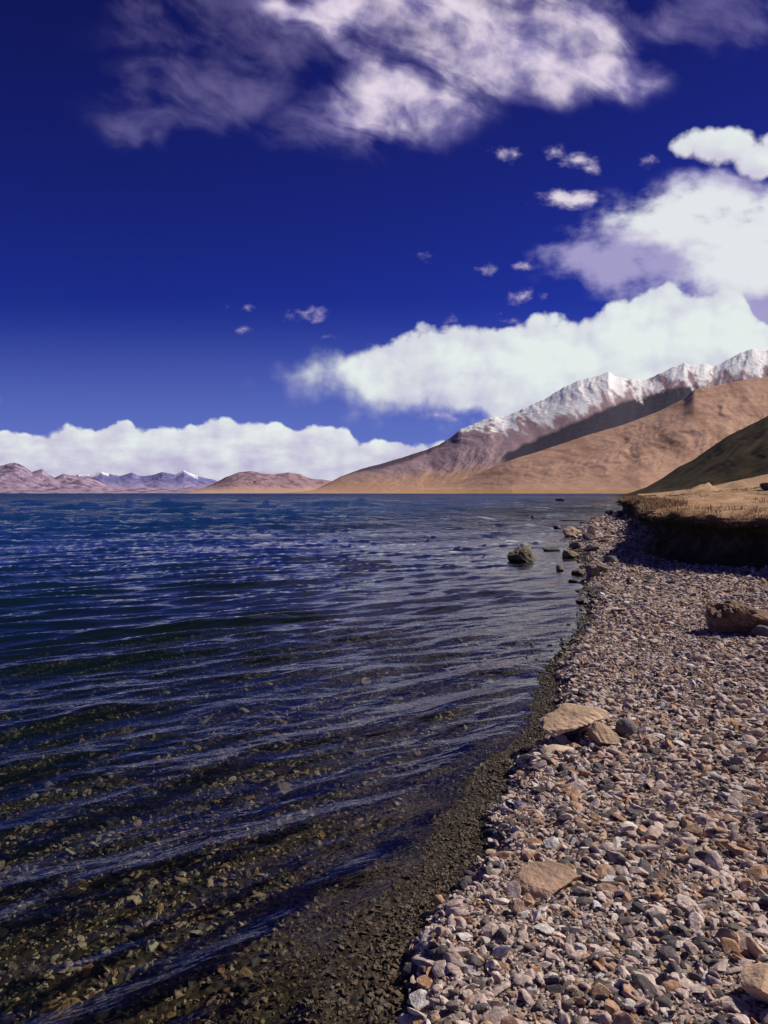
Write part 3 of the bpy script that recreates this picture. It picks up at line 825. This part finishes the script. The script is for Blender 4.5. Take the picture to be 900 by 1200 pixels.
rock('stone', 'rust brown chunk leaning against the right end of the sandy tan slab', 'stone', 702, 872, (.24, .16, .15), warm, 106, sink=.15, rot=-.4, tilt=(-.1, .2), sub=5, cuts=9, noise=.1)
rock('stone', 'round dark green grey stone right of the sandy tan slab', 'stone', 733, 860, (.125, .11, .11), 'dark', 107, sink=.15, sub=4, cuts=2, cut_depth=(.8, .95))
rock('flat_stone', 'flat pinkish stone just in front of the sandy tan slab', 'stone', 652, 880, (.21, .12, .04), palet, 108, sink=.2, rot=.1, sub=4, cuts=3)
rock('flat_stone', 'broad flat rust brown stone sunk in the near shingle', 'stone', 640, 1035, (.27, .26, .10), rock_material('rusty_rock', [(0, (.40, .26, .19)), (1, (.40, .26, .19))], bump=.5), 109, sink=.52, rot=.5, tilt=(0, -.06), sub=5, cuts=3, planes=[((.1, 0, 1), .6)], noise=.06)
rock('stone_sliver', 'thin white sliver of stone on the near shingle', 'stone', 722, 1036, (.135, .045, .035), 'pale', 110, sink=0., rot=-.05, sub=4, cuts=5)
rock('stone', 'reddish stone cut off by the lower right corner of the photo', 'stone', 898, 1172, (.16, .14, .12), warm, 111, sink=.2, sub=4)
rock('stone', 'black stone on the wet edge of the near shingle', 'stone', 544, 1040, (.075, .055, .05), 'dark', 112, sink=.1, sub=4)
rock('boulder', 'dark blue grey block standing on the terrace at the right edge', 'boulder', 897, 576, (.8, .6, .46), 'dark', 113, sink=.1, where=(20.4, 40.), sub=4, cuts=3, planes=[((0, 0, 1), .8), ((0, -1, 0), .7), ((-1, 0, 0), .8)])
# the rocky point
POINT = [
 ('slab_rock', 'broad pale slab on the rocky point', 669, 630, (.56, .46, .40), warm, 261, dict(rot=.5, cuts=12, noise=.12, tilt=(.15, -.1))),
 ('boulder', 'upright pale boulder right of the pale slab on the rocky point', 693, 630, (.26, .26, .36), warm, 252, dict(cuts=10, noise=.12)),
 ('stone', 'dark block at the foot of the upright pale boulder', 690, 634, (.32, .3, .22), 'dark', 203, {}),
 ('stone', 'long dark rock awash left of the rocky point', 648, 646, (.42, .3, .16), 'dark', 204, dict(z=-.03)),
 ('stone', 'brown rock with a wet base in the middle of the rocky point', 678, 643, (.42, .3, .22), olive, 205, {}),
 ('stone', 'low brown rock at the waterline of the rocky point', 668, 654, (.36, .3, .20), olive, 206, {}),
 ('stone', 'squat dark rock on the right of the rocky point', 692, 646, (.34, .25, .16), 'dark', 207, {}),
 ('stone', 'flat dark ledge at the tip of the rocky point', 672, 612, (1.1, .6, .18), olive, 208, dict(rot=.1)),
 ('stone', 'small dark rock awash at the tip of the rocky point', 653, 620, (.30, .24, .24), 'dark', 209, dict(z=-.04)),
 ('stone', 'small pale stone awash below the rocky point', 656, 671, (.17, .15, .14), olive, 210, dict(z=-.03)),
 ('stone', 'low black stone awash below the rocky point', 678, 674, (.20, .14, .11), 'dark', 211, dict(z=-.02)),
 ('stone', 'squarish black rock on the wet shore below the rocky point', 694, 676, (.28, .22, .18), 'dark', 212, {}),
 ('stone', 'brown rock on the wet shore below the rocky point', 704, 672, (.24, .2, .16), olive, 213, {}),
 ('stone', 'dark slab on the shore between rocky point and bank', 716, 660, (.34, .24, .16), 'dark', 214, {}),
 ('stone', 'black rock by the far end of the bank', 715, 604, (.5, .4, .36), 'dark', 215, {}),
 ('stone', 'second dark rock by the far end of the bank, nearer the bank', 724, 606, (.4, .4, .30), olive, 216, {}),
 ('stone', 'small black stone awash near the beach left of the shingle', 672, 683, (.16, .12, .08), 'dark', 217, dict(z=-.02)),
 ('stone', 'flat dark rock on the wet shore, lowest of the dark shore rocks', 690, 696, (.30, .22, .11), 'dark', 218, {}),
 ('stone', 'dark wet rock poking from the ripples above the sandy slab', 683, 708, (.22, .16, .09), 'dark', 219, {}),
 ('stone', 'small dark rock far out at the end of the rocky point', 657, 588, (1.6, 1., .6), 'dark', 220, dict(z=-.1)),
 ('stone', 'white stone at the edge of the terrace by the dark hill', 790, 577, (.42, .3, .2), 'pale', 221, dict(where=(27.2, 70.))),
]
for i, (nm, lab, px, py, size, tone, seed, kw) in enumerate(POINT):
    kw = dict(kw); kw.setdefault('cuts', 10); kw.setdefault('noise', .11); kw.setdefault('rot', (seed*1.7) % 3 - 1.5 if max(size) < .5 else 0.)
    rock(nm, lab, 'boulder' if nm == 'boulder' else 'rock' if nm == 'slab_rock' else 'stone', px, py, tuple(v*1.45 for v in size), tone, seed, sub=4, **kw)
# larger stones lying under the clear shallow water
UNDER = [
 ('pale tan stone under the shallow water out in the middle of the ripples', 325, 768, (.16, .13, .10), palet),
 ('round tan stone under the water right of the pale tan one', 428, 803, (.12, .11, .09), warm),
 ('reddish stone under the water in the lower left corner', 70, 1196, (.17, .13, .08), warm),
 ('green grey stone under the water near the lower middle', 330, 930, (.16, .14, .08), 'grey'),
 ('orange brown stone under the water left of the breaking ripple', 250, 905, (.10, .09, .06), warm),
 ('long pale stone under the water near the left side', 90, 1045, (.17, .08, .06), palet),
]
for i, (lab, px, py, size, tone) in enumerate(UNDER):
    rock('submerged_stone', lab, 'stone', px, py, size, tone, 301+i, sub=4, rot=i*.9, sink=.2)

# ------------------------------------------------------------------ shingle: the biggest stones one by one, the rest as gravel
TONE_LIST = ['dark', 'grey', 'pale', 'rust']
NV = 6
TEMPL = bpy.data.collections.new('shingle_templates')
TM = {}
names = []
for ti, tn in enumerate(TONE_LIST):
    for k in range(NV):
        me = rock_mesh('shingle', 400+ti*NV+k, sub=3, cuts=8, squash=(1., random.uniform(.55, .85), random.uniform(.25, .5)), cut_depth=(.4, .8), noise=.05)
        me.materials.append(ROCK[tn])
        o = bpy.data.objects.new('shingle_%02d' % (ti*NV+k), me); TEMPL.objects.link(o)
        TM[ti*NV+k] = me; names.append(o.name)

def scatter(n, y0, y1, xl, xr, rmin, rmax, power=2.2, seed=1):
    r = np.random.default_rng(seed)
    # sample so that near ground gets more points
    y = r.uniform(y0, y1, n); x = r.uniform(0, 1, n)
    x = xl(y)+x*(xr(y)-xl(y))
    uu = r.uniform(0, 1, n)
    s = rmin*(1-uu*(1-(rmin/rmax)**power))**(-1/power)
    return np.stack([x, y, s], 1)
sx = lambda y: np.interp(y, SHORE[:, 1], SHORE[:, 0])
bxf = lambda y: np.interp(y, [-4, 5.5, 10.2, 13.2, 16.6, 19.4, 23, 33, 53, 77], [6, 6, 7.5, 6.75, 6.15, 6.75, 8.3, 11.5, 17, 27])
edge = lambda y: np.minimum(.56*y+.9, bxf(y))
sets = [
    scatter(46000, .8, 4.2, lambda y: sx(y)-.1, edge, .0075, .050, 1.8, 21),
    scatter(34000, 4.0, 9.5, lambda y: sx(y)-.1, edge, .011, .055, 2.0, 22),
    scatter(18000, 9., 24., lambda y: sx(y)-.2, edge, .020, .085, 2.3, 23),
    scatter(5000, 22., 76., lambda y: sx(y)-.5, bxf, .05, .20, 2.5, 24),
    scatter(18000, .9, 4.5, lambda y: np.minimum(-.56*y-1., sx(y)-3), sx, .008, .044, 2.1, 25),
    scatter(15000, 4.4, 11., lambda y: np.minimum(-.56*y-1., sx(y)-5), sx, .013, .060, 2.3, 26),
    scatter(12000, 1.2, 9., lambda y: sx(y)-.50, lambda y: sx(y)+.05, .004, .011, 2.5, 27),
]
PB = np.concatenate(sets)
GZ, GD, GB = ground_z(PB[:, 0], PB[:, 1])
keep = (GB < .1)
# waterline strip is fine gravel only
keep &= ~((GD > -.5) & (GD < .03) & (PB[:, 2] > .018) & (PB[:, 1] < 7.))
keep &= ~((GD > -.9) & (GD < 0.) & (PB[:, 2] > .032) & (PB[:, 1] < 7))
PB, GZ, GD = PB[keep], GZ[keep], GD[keep]
N = len(PB); r = np.random.default_rng(99)
# patches: larger lumps gather in drifts
dr = fbm(PB[:, 0]*1.1, PB[:, 1]*1.1, 3, 91)
PB[:, 2] *= np.clip(1+.5*dr, .6, 1.5)
tone = r.choice(4, N, p=[.25, .47, .10, .18])
under = GZ < 0
tone[under] = r.choice(4, under.sum(), p=[.44, .22, .14, .20])
var = r.integers(0, NV, N); idx = (tone*NV+var).astype(np.int32)
rot = np.stack([r.normal(0, .42, N), r.normal(0, .42, N), r.uniform(0, 2*PI, N)], 1)
scl = np.stack([PB[:, 2]*r.uniform(.85, 1.25, N), PB[:, 2]*r.uniform(.8, 1.15, N), PB[:, 2]*r.uniform(.8, 1.5, N)], 1)
pos = np.stack([PB[:, 0], PB[:, 1], GZ+PB[:, 2]*.14], 1)
# what shows largest in the photo
spx = 450+F*pos[:, 0]/np.maximum(pos[:, 1], .1); spy = HZ+F*(CAM_H-pos[:, 2])/np.maximum(pos[:, 1], .1)
vis = (spx > 0) & (spx < 900) & (spy < 1200) & (pos[:, 1] > 1.5)
metric = np.where(vis, PB[:, 2]/pos[:, 1]*np.where(under, .6, 1.), 0)
order = np.argsort(-metric)[:300]
LAB = {('dark', 0): 'dark broken stone lying loose among the shingle of the beach', ('grey', 0): 'grey shale stone lying loose among the shingle of the beach',
       ('pale', 0): 'whitish stone lying loose among the shingle of the beach', ('rust', 0): 'rust brown stone lying loose among the shingle of the beach',
       ('dark', 1): 'dark stone on the lake bed seen through shallow water', ('grey', 1): 'grey stone on the lake bed seen through shallow water',
       ('pale', 1): 'whitish stone on the lake bed seen through shallow water', ('rust', 1): 'rust brown stone on the lake bed seen through shallow water'}
for i in order:
    tn = TONE_LIST[tone[i]]; uw = int(under[i])
    o = bpy.data.objects.new('lake_bed_stone' if uw else 'beach_stone', TM[int(idx[i])]); COL.objects.link(o)
    o.location = pos[i]; o.rotation_euler = rot[i]; o.scale = scl[i]
    tag(o, LAB[(tn, uw)], 'stone', (tn if tn != 'rust' else 'rust brown')+(' stones on the lake bed' if uw else ' stones loose on the beach'))
rest = np.ones(N, bool); rest[order] = False

def gravel(name, sel, label):
    me = bpy.data.meshes.new(name); k = int(sel.sum())
    me.vertices.add(k); me.vertices.foreach_set('co', pos[sel].astype(np.float32).reshape(-1))
    a = me.attributes.new('idx', 'INT', 'POINT'); a.data.foreach_set('value', idx[sel])
    a = me.attributes.new('rot', 'FLOAT_VECTOR', 'POINT'); a.data.foreach_set('vector', rot[sel].astype(np.float32).reshape(-1))
    a = me.attributes.new('scl', 'FLOAT_VECTOR', 'POINT'); a.data.foreach_set('vector', scl[sel].astype(np.float32).reshape(-1))
    me.update()
    o = link(name, me)
    ng = bpy.data.node_groups.new(name, 'GeometryNodeTree')
    ng.interface.new_socket('Geometry', in_out='INPUT', socket_type='NodeSocketGeometry')
    ng.interface.new_socket('Geometry', in_out='OUTPUT', socket_type='NodeSocketGeometry')
    gi = ng.nodes.new('NodeGroupInput'); go = ng.nodes.new('NodeGroupOutput')
    ip = ng.nodes.new('GeometryNodeInstanceOnPoints'); ci = ng.nodes.new('GeometryNodeCollectionInfo')
    ci.inputs['Collection'].default_value = TEMPL; ci.inputs['Separate Children'].default_value = True; ci.inputs['Reset Children'].default_value = True
    ip.inputs['Pick Instance'].default_value = True
    def na(nm, typ):
        nd = ng.nodes.new('GeometryNodeInputNamedAttribute'); nd.data_type = typ; nd.inputs[0].default_value = nm
        return nd.outputs[0]
    L = ng.links.new
    L(gi.outputs[0], ip.inputs['Points']); L(ci.outputs[0], ip.inputs['Instance']); L(na('idx', 'INT'), ip.inputs['Instance Index'])
    L(na('rot', 'FLOAT_VECTOR'), ip.inputs['Rotation']); L(na('scl', 'FLOAT_VECTOR'), ip.inputs['Scale'])
    L(ip.outputs[0], go.inputs[0])
    md = o.modifiers.new('scatter', 'NODES'); md.node_group = ng
    tag(o, label, 'gravel', kind='stuff')
gravel('beach_gravel', rest & ~under, 'loose grey and rust shingle covering the dry beach')
gravel('lake_bed_gravel', rest & under, 'dark wet gravel on the bed of the shallow water')

scene.render.engine = 'CYCLES'
scene.cycles.max_bounces = 6; scene.cycles.diffuse_bounces = 2; scene.cycles.glossy_bounces = 3; scene.cycles.transparent_max_bounces = 12
scene.cycles.use_denoising = True
